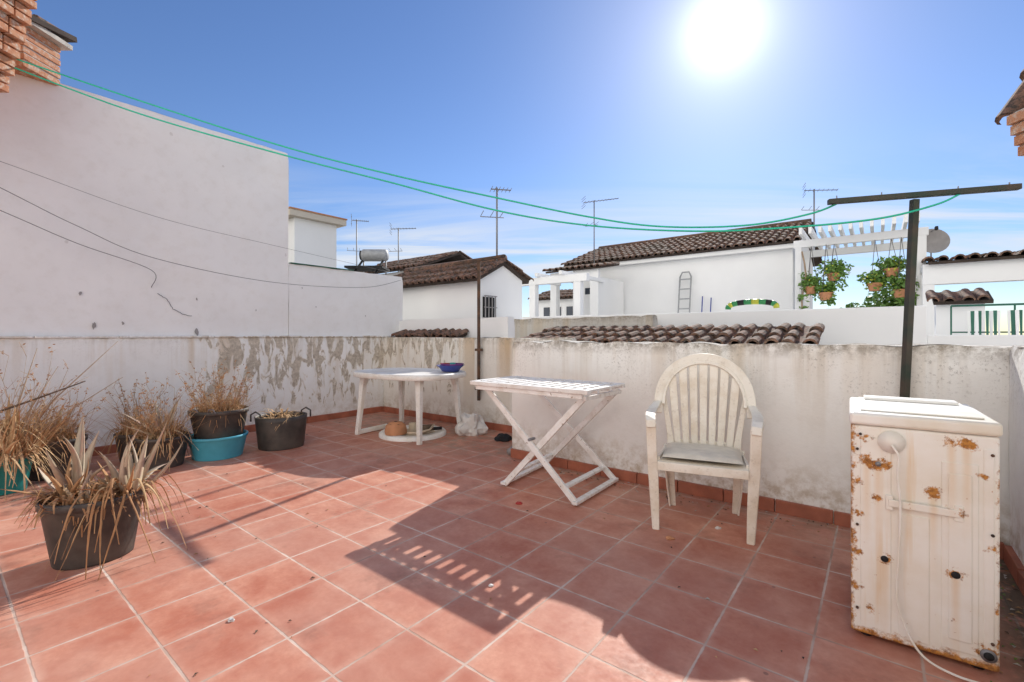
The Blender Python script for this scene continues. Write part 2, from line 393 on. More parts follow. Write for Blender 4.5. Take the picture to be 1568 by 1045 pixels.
e=empty('party_wall',rot=TH)
rough_wall('lower_wall',-6.40,-6.15,-2.0,4.9,-.01,1.175,M['wall_left'],0,parent=e,seed=1)
rough_wall('tall_wall',-6.42,-6.20,-2.0,3.02,1.176,3.64,M['wall_tall'],0,parent=e,step=.1,topamp=.01,seed=2)
rough_wall('mid_wall',-6.42,-6.20,3.022,4.92,1.176,2.17,M['wall_tall'],0,parent=e,step=.1,seed=3)
mb=MB()
v=-2.0
while v<4.9:     # uneven drip ledge
    w_=R.uniform(.5,1.1); v1=min(v+w_,4.93); d=R.uniform(-.004,.004); mb.box(-6.43,-6.137+d,v,v1-.004,1.174,1.195+d,M['wall_left']); v=v1
mb.box(-6.40,-6.18,3.04,4.0,2.172,2.184,M['railgreen'])
mb.finish('ledge',0,parent=e,bevel=.006)
rough_wall('back_parapet_wall',-6.15,-2.7,4.5,4.62,-.01,1.17,M['wall_back'],seed=4,amp=.01)
rough_wall('parapet_wall',-2.84,.75,3.6,3.80,-.01,1.14,M['wall_right'],seed=5,amp=.013,topamp=.022,step=.045)
rough_wall('side_parapet_wall',.55,.75,-2.0,3.598,-.01,1.145,M['wall_right'],seed=6)
rough_wall('parapet_return_wall',-2.838,-2.64,3.80,4.498,-.01,1.14,M['wall_right'],seed=7)
mb=MB()
def skirt(u0,u1,v0,v1):
    L=.3275
    if u1-u0>v1-v0:
        x=u0
        while x<u1-.01:
            w=min(L-.006,u1-x); mb.box(x,x+w,v0+R.uniform(-.003,.002),v1,.0,.085+R.uniform(-.003,.003),M['skirt']); x+=L
    else:
        x=v0
        while x<v1-.01:
            w=min(L-.006,v1-x); mb.box(u0,u1+R.uniform(-.002,.003),x,x+w,.0,.085+R.uniform(-.003,.003),M['skirt']); x+=L
skirt(-2.84,.53,3.572,3.61); skirt(-6.13,-2.86,4.472,4.51); skirt(-6.16,-6.118,-2.0,4.47); skirt(.524,.56,-2,3.57)
mb.finish('skirting_tiles',TH,bevel=.003)

e=empty('terrace_house',rot=TH)
mb=MB(); mb.box(-6.4,-1.6,-2.6,-2.02,-.005,3.4,M['wall_far']); mb.box(-.6,.75,-2.6,-2.02,-.005,3.4,M['wall_far']); mb.box(-1.6,-.6,-2.6,-2.02,2.05,3.4,M['wall_far'])
mb.box(-6.6,.9,-2.9,-1.97,3.403,3.55,M['wall_beige']); mb.finish('facade',0,parent=e)
mb=MB(); mb.box(-1.6,-.6,-2.35,-2.30,0,2.05,M['wood']); mb.box(-1.45,-.75,-2.298,-2.29,1.0,1.9,M['glass']); mb.finish('door',0,parent=e)

# ------------------------------------------------------------------ neighbour buildings (terrace axes)
rough_wall('neighbour_parapet',-6.3,-3.9,4.85,5.0,-6,1.45,M['wall_far'],seed=8,step=.15)
mb=MB(); tile_roof(mb,(-6.0,4.64,1.175),(1.35,0,0),(0,.2,.085),.15,.2); mb.finish('tiled_coping',TH)
rough_wall('rough_stone_wall',-4.9,-2.31,5.9,6.08,-6,1.46,M['wall_stone'],seed=9,step=.09,amp=.02,topamp=.03)
e=empty('lean_to_roof',rot=TH)
mb=MB(); tile_roof(mb,(-3.75,5.0,1.10),(3.28,0,0),(0,.84,.19),.155,.3); mb.finish('roof_tiles',0,parent=e)
mb=MB(); mb.box(-3.85,-.45,5.15,5.86,-6,1.03,M['wall_far']); mb.finish('walls',0,parent=e)
mb=MB(); mb.box(-4.6,.385,6.2,6.4,-6,1.5,M['wall_far']); mb.box(.3851,4.2,6.22,6.42,-6,1.205,M['wall_far']); mb.box(-4.6,.385,6.4001,13,-6,.9,M['wall_far'])
mb.finish('roof_terrace',TH,bevel=.01)

e=empty('white_house',rot=TH)
mb=MB(); mb.box(-7.75,-1.62,13.0,17.4,-6,3.42,M['wall_far']); 
for uu in (-7.75,-1.621):
    mb.add([(uu,13.0,3.42),(uu,17.4,3.42),(uu,15.2,4.22)],[(0,1,2)],M['wall_far'])
mb.finish('walls',0,parent=e)
mb=MB(); tile_roof(mb,(-7.95,12.75,3.45),(6.5,0,0),(0,2.45,.86),.19,.36); tile_roof(mb,(-1.45,17.65,3.45),(-6.5,0,0),(0,-2.45,.86),.19,.5)
mb.tube([(-7.95,15.2,4.34),(-1.45,15.2,4.34)],.10,M['rooftile'],8); mb.finish('roof',0,parent=e)
mb=MB(); mb.box(-7.9,-1.5,12.82,12.98,3.30,3.40,M['wall_far']); mb.box(-7.3,-7.1,12.985,12.996,2.5,2.7,M['glass']); mb.finish('eaves_trim',0,parent=e)

e=empty('white_house',rot=TH)
mb=MB(); mb.box(-7.6,-5.12,5.65,6.78,-6,2.12,M['wall_far']); 
for uu in (-5.12,-7.6): mb.add([(uu,5.65,2.12),(uu,6.78,2.12),(uu,6.78,2.27),(uu,6.2,2.47),(uu,5.65,2.18)],[(0,1,2,3,4)],M['wall_far'])
mb.finish('walls',0,parent=e)
mb=MB(); tile_roof(mb,(-7.7,5.48,2.12),(2.66,0,0),(0,.72,.36),.165,.3); tile_roof(mb,(-5.06,6.92,2.20),(-2.64,0,0),(0,-.72,.28),.165,.4)
mb.tube([(-7.7,6.2,2.53),(-5.05,6.2,2.53)],.07,M['rooftile'],8); mb.finish('roof',0,parent=e)
mb=MB(); mb.box(-5.118,-5.10,5.70,5.98,1.50,1.84,M['dark'])
for q in range(4): mb.box(-5.07,-5.055,5.70+q*.085,5.715+q*.085,1.48,1.86,M['pvc'])
for zz in (1.48,1.66,1.85): mb.box(-5.07,-5.055,5.68,6.0,zz,zz+.014,M['pvc'])
mb.finish('window_grille',0,parent=e)
# far roof + solar heater
e=empty('far_house',rot=TH)
mb=MB(); mb.box(-12.8,-9.7,8.3,11.0,-6,3.0,M['wall_far']); mb.box(-10.6,-9.7,8.25,8.29,2.6,3.0,M['wall_far']); mb.finish('walls',0,parent=e)
mb=MB(); tile_roof(mb,(-12.9,8.1,3.03),(3.3,0,0),(0,1.6,.6),.2,.4); tile_roof(mb,(-9.6,11.2,3.03),(-3.3,0,0),(0,-1.5,.6),.2,.6); mb.finish('roof',0,parent=e)
mb=MB(); mb.tube([(-4.05,12.5,3.36),(-4.0,12.5,3.36),(-3.40,12.5,3.36),(-3.35,12.5,3.36)],[.12,.165,.165,.12],M['steel'],16); mb.tube([(-4.08,12.5,3.36),(-4.04,12.5,3.36)],.13,M['dark'],16)
mb.beam((-4.0,12.4,3.2),(-4.0,11.6,2.7),.04,.04,M['dark']); mb.beam((-3.45,12.4,3.2),(-3.45,11.6,2.7),.04,.04,M['dark']); mb.box(-4.2,-3.25,11.6,12.35,2.9,2.95,M['dark'])
mb.tube([(-4.0,12.5,3.25),(-4.0,12.5,2.6)],.02,M['alu'],6);mb.tube([(-3.4,12.5,3.25),(-3.4,12.5,2.6)],.02,M['alu'],6)
mb.finish('solar_water_heater')
e=empty('stair_tower',rot=TH)
mb=MB(); mb.box(-13.6,-12.0,6.0,7.2,-6,4.30,M['wall_far']); mb.finish('walls',0,parent=e)
mb=MB(); mb.box(-13.7,-11.82,5.8,7.4,4.303,4.46,M['wall_beige']); mb.box(-13.7,-11.80,5.78,7.42,4.463,4.50,M['clay']); mb.finish('roof_slab',0,parent=e)
mb=MB()
mb.box(-7.7,-5.25,9.4,9.55,2.46,2.64,M['wall_far'])
for uu in (-7.45,-6.78,-5.5): mb.box(uu-.09,uu+.09,9.39,9.56,-1,2.459,M['wall_far'])
for uu in (-7.3,-6.6,-5.9): mb.box(uu-.04,uu+.04,9.3,11.5,2.645,2.74,M['wall_far'])
mb.finish('white_pergola',TH,bevel=.01)
mb=MB(); mb.box(-9.0,-4.6,8.4,8.55,-6,1.62,M['wall_far']); mb.finish('pergola_terrace_wall',TH)
e=empty('distant_house',rot=TH)
mb=MB(); mb.box(-10.3,-8.2,14.5,17,-6,2.55,M['wall_far']); mb.finish('walls',0,parent=e)
mb=MB(); tile_roof(mb,(-10.4,14.3,2.56),(2.3,0,0),(0,1.3,.4),.2,.4); mb.finish('roof',0,parent=e)
mb=MB()
for uu in (-9.9,-9.4,-8.9): mb.box(uu,uu+.25,14.46,14.49,1.75,2.25,M['glass'])
mb.finish('windows',0,parent=e)
e=empty('tiled_porch',rot=TH)
mb=MB(); tile_roof(mb,(-7.6,11.2,3.05),(1.75,0,0),(0,1.2,.22),.19,.4); mb.finish('roof',0,parent=e)
mb=MB(); mb.box(-7.5,-5.95,11.3,11.42,2.8,3.0,M['wall_far']); mb.box(-6.2,-5.95,11.3,12.9,-1,2.799,M['wall_far']); mb.box(-7.5,-7.3,11.3,11.5,-1,2.799,M['wall_far']); mb.finish('frame',0,parent=e)

# right pergola + canopy
mb=MB()
for i in range(12):
    u=-1.25+i*.165; mb.beam((u,11.1,3.34),(u,13.6,3.34),.055,.15,M['wall_far'])
mb.box(-1.45,.75,11.75,11.85,3.10,3.26,M['wall_far']); mb.box(-1.45,.75,13.3,13.4,3.10,3.26,M['wall_far'])
mb.box(-1.42,-1.30,11.74,11.86,-1,3.098,M['wall_far']); mb.box(.58,.72,11.74,11.86,-1,3.098,M['wall_far']); mb.box(-1.42,-1.30,13.29,13.41,-1,3.098,M['wall_far']); mb.box(.58,.72,13.29,13.41,-1,3.098,M['wall_far'])
mb.finish('slatted_pergola',TH,bevel=.006)
e=empty('tiled_canopy',rot=TH)
mb=MB(); mb.box(.62,6.0,11.0,11.2,2.10,2.46,M['wall_far']); mb.box(.62,6.0,11.2001,13.0,2.36,2.455,M['wall_far']); mb.box(.62,.78,11.01,11.19,-1,2.099,M['wall_far']); mb.box(5.8,6.0,11.01,11.19,-1,2.099,M['wall_far']); mb.finish('frame',0,parent=e)
mb=MB(); tile_roof(mb,(.7,10.9,2.49),(5.3,0,0),(0,1.2,.10),.19,.4); mb.finish('roof',0,parent=e)
mb=MB(); mb.box(.65,1.15,9.0,9.2,-1,1.66,M['wall_far']); tile_roof(mb,(.62,8.9,1.68),(.6,0,0),(0,.4,.15),.17,.3); mb.finish('low_tiled_wall',TH)
mb=MB()
mb.tube([(.72,8,1.57),(4.5,8,1.57)],.014,M['railgreen'],6); mb.tube([(.72,8,1.24),(4.5,8,1.24)],.010,M['railgreen'],6)
q=.72
while q<4.5: mb.tube([(q,8,.9),(q,8,1.57)],.010,M['railgreen'],6); q+=.55
mb.box(.6,4.6,7.95,8.1,-1,1.19,M['wall_far'])
mb.finish('green_railing',TH)
mb=MB()
for j,u in enumerate((.86,1.02,1.2,1.4)):
    col=[M['wall_far'],M['railgreen'],M['dark']]
    for s_ in range(4):
        x=u+s_*.032; mb.add([(x,7.96+.02*math.sin(s_*1.7),1.50),(x+.032,7.96+.02*math.sin(s_*1.7+1.7),1.50),(x+.026,7.93+.02*math.sin(s_*1.7+1.7),1.16),(x+.004,7.93+.02*math.sin(s_*1.7),1.16)],[(0,1,2,3)],col[(s_+j)%2])
mb.finish('striped_towels',TH)
mb=MB()
for i in range(10):
    col=[M['vgreen'],M['yellow'],M['vgreen'],M['dark']][i%4]; pts=[]
    for j in range(4):
        t=(i+j/3)/10; a=math.pi*t; pts.append((-1.225-.27*math.cos(a),6.32,1.53+.085*math.sin(a)**.6 if 0<t<1 else 1.53))
    mb.tube(pts,.034,col,10)
mb.finish('inflatable_pool_ring',TH)
mb=MB()
for u in (-4.28,-3.98): mb.tube([(u,12.6,.9),(u,12.88,2.8)],.02,M['steel'],6)
mb.tube([(-4.28,12.88,2.8),(-4.22,12.89,2.93),(-4.04,12.89,2.93),(-3.98,12.88,2.8)],.02,M['steel'],6)
for i in range(7): z=1.1+i*.27; y=12.6+.28*(z-.9)/1.9; mb.box(-4.28,-3.98,y-.03,y+.03,z,z+.03,M['steel'])
mb.finish('ladder',TH)
mb=MB()
for u,h in ((-3.72,2.25),(-3.5,2.2)): mb.tube([(u,12.8,.9),(u+.03,12.9,h)],.015,M['blue'],6)
mb.finish('broom_handles',TH)
mb=MB(); prof=[(.0001,0),(.08,.008),(.15,.03),(.21,.06),(.25,.085)]
mb.lathe(prof,(0,0,0),M['pvc'],24); mb.lathe([(r,z+.006) for r,z in prof],(0,0,0),M['pvc'],24)
ob=mb.finish('satellite_dish',0,(8.05,8.9,2.98)); ob.rotation_euler=(math.radians(75),0,math.radians(-25)); 
mb=MB(); mb.tube([(0,0,-.02),(0,-.1,-.05),(.0,-.45,-.12)],.012,M['alu'],6); o2=mb.finish('mast',0); o2.parent=ob
mb=MB(); mb.tube([(0,.21,.05),(0,.16,.28)],.008,M['alu'],6); mb.box(-.02,.02,.13,.19,.26,.32,M['dark']); o2=mb.finish('feed_arm',0); o2.parent=ob

def antenna(loc,h,boomlen,az,tilt=0,refl=True,n=9):
    mb=MB(); mb.tube([(0,0,0),(0,0,h)],.018,M['alu'],6)
    d=Vector((math.cos(az),math.sin(az),tilt)); sd=Vector((-math.sin(az),math.cos(az),0)); c=Vector((0,0,h-.03))
    mb.tube([c-d*boomlen*.3,c+d*boomlen*.7],.011,M['alu'],6)
    for i in range(n):
        p=c+d*boomlen*(-.28+i/(n-1)*.96); w=.16-.008*i; mb.tube([p-sd*w,p+sd*w],.005,M['alu'],5)
    if refl:
        for zz in (-.14,-.07,.07,.14): 
            p=c-d*boomlen*.3+Vector((0,0,zz)); mb.tube([p-sd*.2,p+sd*.2],.006,M['alu'],5)
    c2=Vector((0,0,h*.62)); mb.tube([c2-d*.28,c2+d*.12],.008,M['alu'],6)
    for i in range(3): p=c2+d*(-.26+i*.17); mb.tube([p-sd*.2+Vector((0,0,.05)),p+sd*.2+Vector((0,0,.05))],.006,M['alu'],5)
    mb.finish('tv_antenna',0,loc)
antenna((-4.69,14,2.2),2.5,.5,.3); antenna((-3.43,14,2.6),1.85,.75,.1,.05)
antenna((-.26,8.0,2.4),1.35,.35,.2,0,False,6); antenna((2.48,14,3.3),1.98,1.1,.15,.16,True,11); antenna((7.95,12.2,3.6),1.45,.75,-.4,-.1,True,8)

def leaf_clump(mb,c,r,n,mat,size=.06,sq=(1,1,1),rnd=R):
    for _ in range(n):
        d=Vector((rnd.gauss(0,1),rnd.gauss(0,1),rnd.gauss(0,1))).normalized()*r*rnd.random()**.5
        p=Vector(c)+Vector((d.x*sq[0],d.y*sq[1],d.z*sq[2])); a=Vector((rnd.gauss(0,1),rnd.gauss(0,1),rnd.gauss(0,.6)-.4)).normalized()
        b=a.cross(Vector((rnd.gauss(0,1),rnd.gauss(0,1),rnd.gauss(0,1)))).normalized(); s_=size*rnd.uniform(.6,1.3)
        mb.add([p,p+a*s_*.5+b*s_*.25,p+a*s_,p+a*s_*.5-b*s_*.25],[(0,1,2,3)],mat)
for (u,v,z,r) in ((-.72,11.7,2.6,.26),(-1.12,11.7,2.35,.16),(-.05,11.7,2.35,.22),(.2,11.75,2.62,.22),(-.85,11.6,2.2,.16),(.35,11.7,2.2,.22)):
    mb=MB(); leaf_clump(mb,(u,v,z),r,420,M['green'],.09,(1.2,.8,.7)); leaf_clump(mb,(u+.05,v,z-.2),r*.8,160,M['green'],.09,(1,.8,1.3))
    leaf_clump(mb,(u,v,z-.05),r,60,M['yellow'],.06)
    mb.lathe([(.09,-.22),(.13,-.08),(.135,-.06),(.12,-.07)],(u,v,z-.05),M['clay'],14)
    for a in range(3): mb.tube([(u+.12*math.cos(a*2.1),v+.12*math.sin(a*2.1),z-.12),(u,v,3.1)],.005,M['wire'],4)
    mb.finish('hanging_plant',TH)
mb=MB(); 
pts=[(-1.25+.04*math.sin(i*1.3),11.65,1.0+i*.25) for i in range(9)]; mb.tube(pts,.018,M['stem'],6)
for p in pts[3:7]: leaf_clump(mb,p,.10,30,M['green'],.09)
mb.finish('climbing_plant',TH)
mb=MB(); 
for u,z in ((-.35,1.65),(.0,1.8),(.3,1.95),(.5,1.8)): leaf_clump(mb,(u,12.2,z),.28,300,M['green'],.12)
mb.box(-.5,.75,12.1,12.4,1.3,1.5,M['clay']); mb.finish('planter_shrubs',TH)

# eave on the right edge
e=empty('brick_eaves_house')
mb=MB(); tile_roof(mb,(3.29,1.5,2.64),(0,1.52,0),(.8,0,1.35),.19,.34); mb.finish('roof',0,parent=e)
mb=MB()
for i in range(4):
    x=3.20+.04*(3-i)*.6; z=2.36+i*.066; y=1.6
    while y<2.93: mb.box(x,3.75,y+ .002,y+.12,z,z+.058,M['brick']); y+=.128
    mb.box(x+.01,3.74,1.61,y-.01,z+.056,z+.068,M['mortar'])
mb.box(3.60,6.0,1.6,2.9,-6,2.35,M['wall_far']); mb.finish('brick_corbels',0,parent=e)
mb=MB()
z=3.60;row=0
while z<3.96:
    for (x0,x1,y0,y1) in ((-4.74,-4.34,4.12,4.46),):
        x=x0-(row%2)*.06
        while x<x1: mb.box(max(x,x0),min(x+.125,x1),y0,y1,z,z+.05,M['brick']); x+=.135
        mb.box(x0+.01,x1-.01,y0+.01,y1-.01,z+.045,z+.065,M['mortar'])
    z+=.063;row+=1
mb.box(-4.80,-4.28,4.06,4.52,3.975,4.02,M['mortar'])
tile_roof(mb,(-4.84,4.02,4.03),(.58,0,0),(0,.52,.09),.15,.27)
mb.finish('brick_chimney',0,bevel=.004)
mb=MB()
for i in range(16):
    z=3.12+i*.066; ext=.022*i; y=2.9
    while y<3.55: mb.box(-4.9,-3.98+ext-(.02 if i%2 else 0),y+.003,y+.122,z,z+.054,M['brick']); y+=.13
    mb.box(-4.88,-4.01+ext,2.91,3.54,z+.05,z+.068,M['mortar'])
mb.box(-6.0,-4.9,2.5,3.6,2.6,4.1,M['wall_tall'])
mb.finish('brick_cornice',0,bevel=.004)

# ------------------------------------------------------------------ clothes posts & lines
mb=MB()
mb.beam((2.276,2.72,.30),(2.31,2.66,1.98),.034,.034,M['post'],up=(0,1,0)); mb.beam((1.895,2.78,2.0),(2.75,2.51,2.005),.036,.030,M['post'])
for t in (.05,.3,.7,.95):
    x=1.895+.855*t;y=2.78-.27*t; mb.tube([(x,y,2.0),(x,y,2.035)],.004,M['alu'],5)
mb.finish('clothesline_post',bevel=.003)
mb=MB()
mb.beam((-.43,6.0,.36),(-.43,6.0,2.18),.04,.04,M['rustpost'],up=(0,1,0)); mb.beam((-.09,5.73,2.185),(-.77,6.27,2.165),.04,.035,M['rustpost'])
for z in (.5,1.0): mb.box(-.48,-.38,5.97,6.06,z,z+.03,M['rustpost'])
mb.finish('clothesline_post',bevel=.003)
def smoothpath(P,n=8):
    P=[Vector(p) for p in P]; out=[]
    for i in range(len(P)-1):
        p0=P[max(i-1,0)];p1=P[i];p2=P[i+1];p3=P[min(i+2,len(P)-1)]
        for j in range(n):
            t=j/n; out.append(.5*((2*p1)+(-p0+p2)*t+(2*p0-5*p1+4*p2-p3)*t*t+(-p0+3*p1-3*p2+p3)*t**3))
    out.append(P[-1]); return out
mb=MB()
mb.tube(smoothpath([(-4.29,3.7,3.52),(-2.96,3.6,3.046),(-1.77,3.5,2.64),(-.88,3.4,2.378),(-.11,3.3,2.18),(.523,3.2,2.02),(.987,3.1,1.929),(1.479,2.95,1.90),(1.83,2.85,1.947),(1.967,2.76,2.0)]),.006,M['line'],6)
mb.tube(smoothpath([(-4.29,3.7,3.46),(-2.96,3.6,2.944),(-1.77,3.5,2.575),(-.88,3.4,2.32),(-.11,3.3,2.09),(.523,3.2,1.96),(1.166,3.0,1.875),(1.64,2.8,1.85),(2.075,2.65,1.865),(2.366,2.6,1.93),(2.5,2.588,1.99)]),.006,M['line'],6)
mb.finish('green_clothesline')
mb=MB()
mb.tube(smoothpath([(-6.05,-.6,3.0),(-6.05,.406,2.50),(-6.05,.909,2.254),(-6.05,1.52,2.023),(-6.05,2.74,1.878),(-6.05,4.07,1.92),(-6.1,4.8,2.1)]),.0035,M['wire'],5)
mb.tube(smoothpath([(-6.05,-.6,2.72),(-6.05,.406,2.30),(-6.05,.909,2.086),(-6.1,1.50,1.90),(-6.18,1.52,1.72)]),.0035,M['wire'],5)
mb.tube(smoothpath([(-6.05,-.6,2.95),(-6.05,.406,2.73),(-6.05,1.52,2.47),(-6.05,2.74,2.35),(-6.05,4.55,2.2)]),.0022,M['wire'],5)
mb.finish('overhead_wires',TH)
mb=MB()
def crack(pts,w,u=-6.188):
    P=smoothpath([(u,v,z) for v,z in pts],6); rr=random.Random(3)
    P=[Vector((p.x,p.y+rr.uniform(-.006,.006),p.z+rr.uniform(-.006,.006))) for p in P]
    mb.tube(P,w,M['wire'],4,False)
crack([(1.58,1.66),(1.66,1.60),(1.72,1.50),(1.80,1.45),(1.9,1.42)],.003)
for (v,z,s_) in ((.95,1.62,.022),(1.05,1.30,.028),(1.95,1.62,.014),(2.6,1.52,.012),(1.28,1.33,.018),(3.4,1.6,.012),(1.95,1.24,.035),(3.2,1.85,.012),(4.2,1.5,.014)):
    n=11; rr=random.Random(int(v*100)); vs=[(-6.1875,v+s_*.6*rr.uniform(.4,1.3)*math.cos(6.283*i/n),z+s_*1.3*rr.uniform(.4,1.3)*math.sin(6.283*i/n)) for i in range(n)]
    mb.add(vs,[tuple(range(n))],M['pvc'])
mb.finish('wall_crack_and_chips',TH)

# ------------------------------------------------------------------ folding slatted table
mb=MB(); W=M['wood']; z=.83
mb.box(-2.61,-1.53,2.75,2.80,z-.03,z,W); mb.box(-2.61,-1.53,3.30,3.35,z-.03,z,W)
mb.box(-2.61,-1.53,2.895,2.925,z-.034,z-.005,W); mb.box(-2.61,-1.53,3.08,3.12,z-.034,z-.005,W)
for i in range(13):
    u=-2.61+i*(1.08-.048)/12; mb.box(u,u+.048,2.8005,3.2995,z-.014+R.uniform(-.001,.001),z+.002,W)
for v in (2.775,3.325):
    mb.box(-2.56,-1.58,v-.012,v+.012,z-.065,z-.031,W)
def leg(p0,p1): mb.beam(p0,p1,.022,.045,W,up=(0,0,1))
leg((-2.50,2.83,z-.05),(-1.66,2.83,.02)); leg((-2.50,3.42,z-.05),(-1.68,3.48,.02))
leg((-1.60,2.86,z-.05),(-2.33,2.86,.02)); leg((-1.60,3.36,z-.05),(-2.40,3.50,.02))
mb.beam((-1.66,2.80,.03),(-1.68,3.50,.03),.045,.022,W); mb.beam((-2.33,2.83,.03),(-2.40,3.52,.03),.045,.022,W)
mb.beam((-1.76,2.82,.115),(-1.78,3.48,.115),.045,.02,W); mb.beam((-2.22,2.85,.135),(-2.30,3.51,.135),.045,.02,W)
mb.beam((-2.50,2.83,z-.07),(-2.50,3.42,z-.07),.03,.03,W); mb.beam((-1.60,2.83,z-.07),(-1.60,3.40,z-.07),.03,.03,W)
mb.tube([(-2.06,2.81,.415),(-2.06,2.885,.415)],.012,M['alu'],8)
mb.finish('folding_slatted_table',TH,bevel=.003)

# ------------------------------------------------------------------ oval resin table
def build_table():
    mb=MB(); Mx=M['plastic']; N=56; A_,B_=.69,.50; Z=.018
    def ringo(off,z):
        out=[]
        for j in range(N):
            t=2*math.pi*j/N; c,s_=math.cos(t),math.sin(t); n=2.9
            r=1/((abs(c)**n+abs(s_)**n)**(1/n)); x,y=A_*r*c,B_*r*s_; l=math.hypot(x,y); out.append((x*(1-off/l),y*(1-off/l),z+Z))
        return out
    rings=[ringo(.40,.742),ringo(.05,.742),ringo(.04,.748),ringo(.012,.748),ringo(0,.738),ringo(-.004,.715),ringo(.004,.685),ringo(.016,.685),ringo(.02,.72),ringo(.40,.722)]
    vs=[v for r in rings for v in r]
    fs=[(i*N+j,i*N+(j+1)%N,(i+1)*N+(j+1)%N,(i+1)*N+j) for i in range(len(rings)-1) for j in range(N)]
    fs.append(tuple(range(N)));fs.append(tuple((len(rings)-1)*N+j for j in range(N-1,-1,-1)))
    mb.add(vs,fs,Mx,True)
    for sx in (-1,1):
        for sy in (-1,1):
            pts=[(sx*.43,sy*.30,.735),(sx*.455,sy*.325,.60),(sx*.475,sy*.345,.30),(sx*.50,sy*.37,.0)]
            mb.ribbon(pts,[.085,.065,.055,.050],[.085,.06,.05,.045],Mx,(0,1,0))
    mb.beam((-.50,-.37,.03),(-.50,.37,.03),.05,.05,Mx)
    return mb.finish('oval_garden_table',math.radians(-31.3),(-1.25,5.66,0),bevel=.006)
build_table()
mb=MB(); c=(0,0,0)
mb.lathe([(.0001,.004),(.10,.004),(.13,.05),(.165,.075),(.17,.08),(.155,.075),(.12,.045),(.09,.012),(.0001,.012)],c,M['blue'],28)
mb.lathe([(.05,.02),(.12,.07),(.145,.098),(.13,.095)],(.02,0,0),M['purple'],24); mb.lathe([(.03,.06),(.07,.095),(.075,.10),(.06,.09)],(-.06,.02,0),M['red'],18)
mb.box(.0,.06,-.05,.02,.05,.11,M['tealpot'])
mb.finish('stacked_bowls',0,(-.74,5.58,.765))
mb=MB()
mb.lathe([(.40,.0),(.40,.03),(.385,.045),(.30,.05),(.285,.03),(.27,.02)],(0,0,0),M['plastic'],40); mb.lathe([(.27,.02),(.18,.03),(.08,.05),(.05,.06),(.05,.14),(.04,.14),(.04,.02)],(0,0,0),M['beige'],32)
mb.finish('parasol_base',0,(-1.20,5.62,0.001))
mb=MB()
mb.lathe([(.0001,.14),(.07,.135),(.11,.10),(.125,.04),(.12,.0)],(0,0,0),M['clay'],20,wob=.04); mb.lathe([(.0001,.142),(.022,.142)],(0,0,.001),M['dark'],12)
for a in range(6): mb.lathe([(.0001,0),(.014,0)],(.09*math.cos(a),.09*math.sin(a),.122),M['dark'],8)
mb.finish('clay_pot',.3,(-1.36,5.42,.052))
mb=MB(); mb.tube([(-.09,0,.04),(.09,.03,.05)],[.05,.035],M['soil'],10); mb.tube([(.02,.1,.02),(.2,.12,.02)],.02,M['dark'],8); mb.tube([(-.2,-.12,.03),(-.1,-.16,.03),(.05,-.1,.05),(.1,.0,.09)],.012,M['beige'],6)
mb.finish('garden_clutter',.2,(-1.02,5.45,.06))
import bmesh
def lump(name,loc,rad,sc,mat,amp=.35,seed=0,sub=3):
    bm=bmesh.new(); bmesh.ops.create_icosphere(bm,subdivisions=sub,radius=1)
    for v in bm.verts:
        n=mnoise.noise(v.co*1.6+Vector((seed,0,0)))*amp+abs(mnoise.noise(v.co*4+Vector((seed,3,0))))*amp*.6
        v.co*= (1+n)*rad; v.co.x*=sc[0];v.co.y*=sc[1];v.co.z*=sc[2]
        if v.co.z<-rad*.5*sc[2]: v.co.z=-rad*.5*sc[2]
    me=bpy.data.meshes.new(name); bm.to_mesh(me); bm.free(); me.materials.append(mat)
    for p in me.polygons: p.use_smooth=False
    ob=bpy.data.objects.new(name,me); scene.collection.objects.link(ob); ob.location=(loc[0],loc[1],loc[2]+rad*.5*sc[2]); return ob
lump('crumpled_plastic_bag',(-.50,5.62,0),.15,(1,.8,1.15),M['bag'],.6,2)
lump('black_rag',(-.10,5.30,0),.085,(1,.8,.6),M['dark'],.4,5)
mb=MB(); mb.tube([(-.02,4.62,.04),(.02,4.75,.04)],.035,M['pvc'],12); mb.finish('drain_pipe')

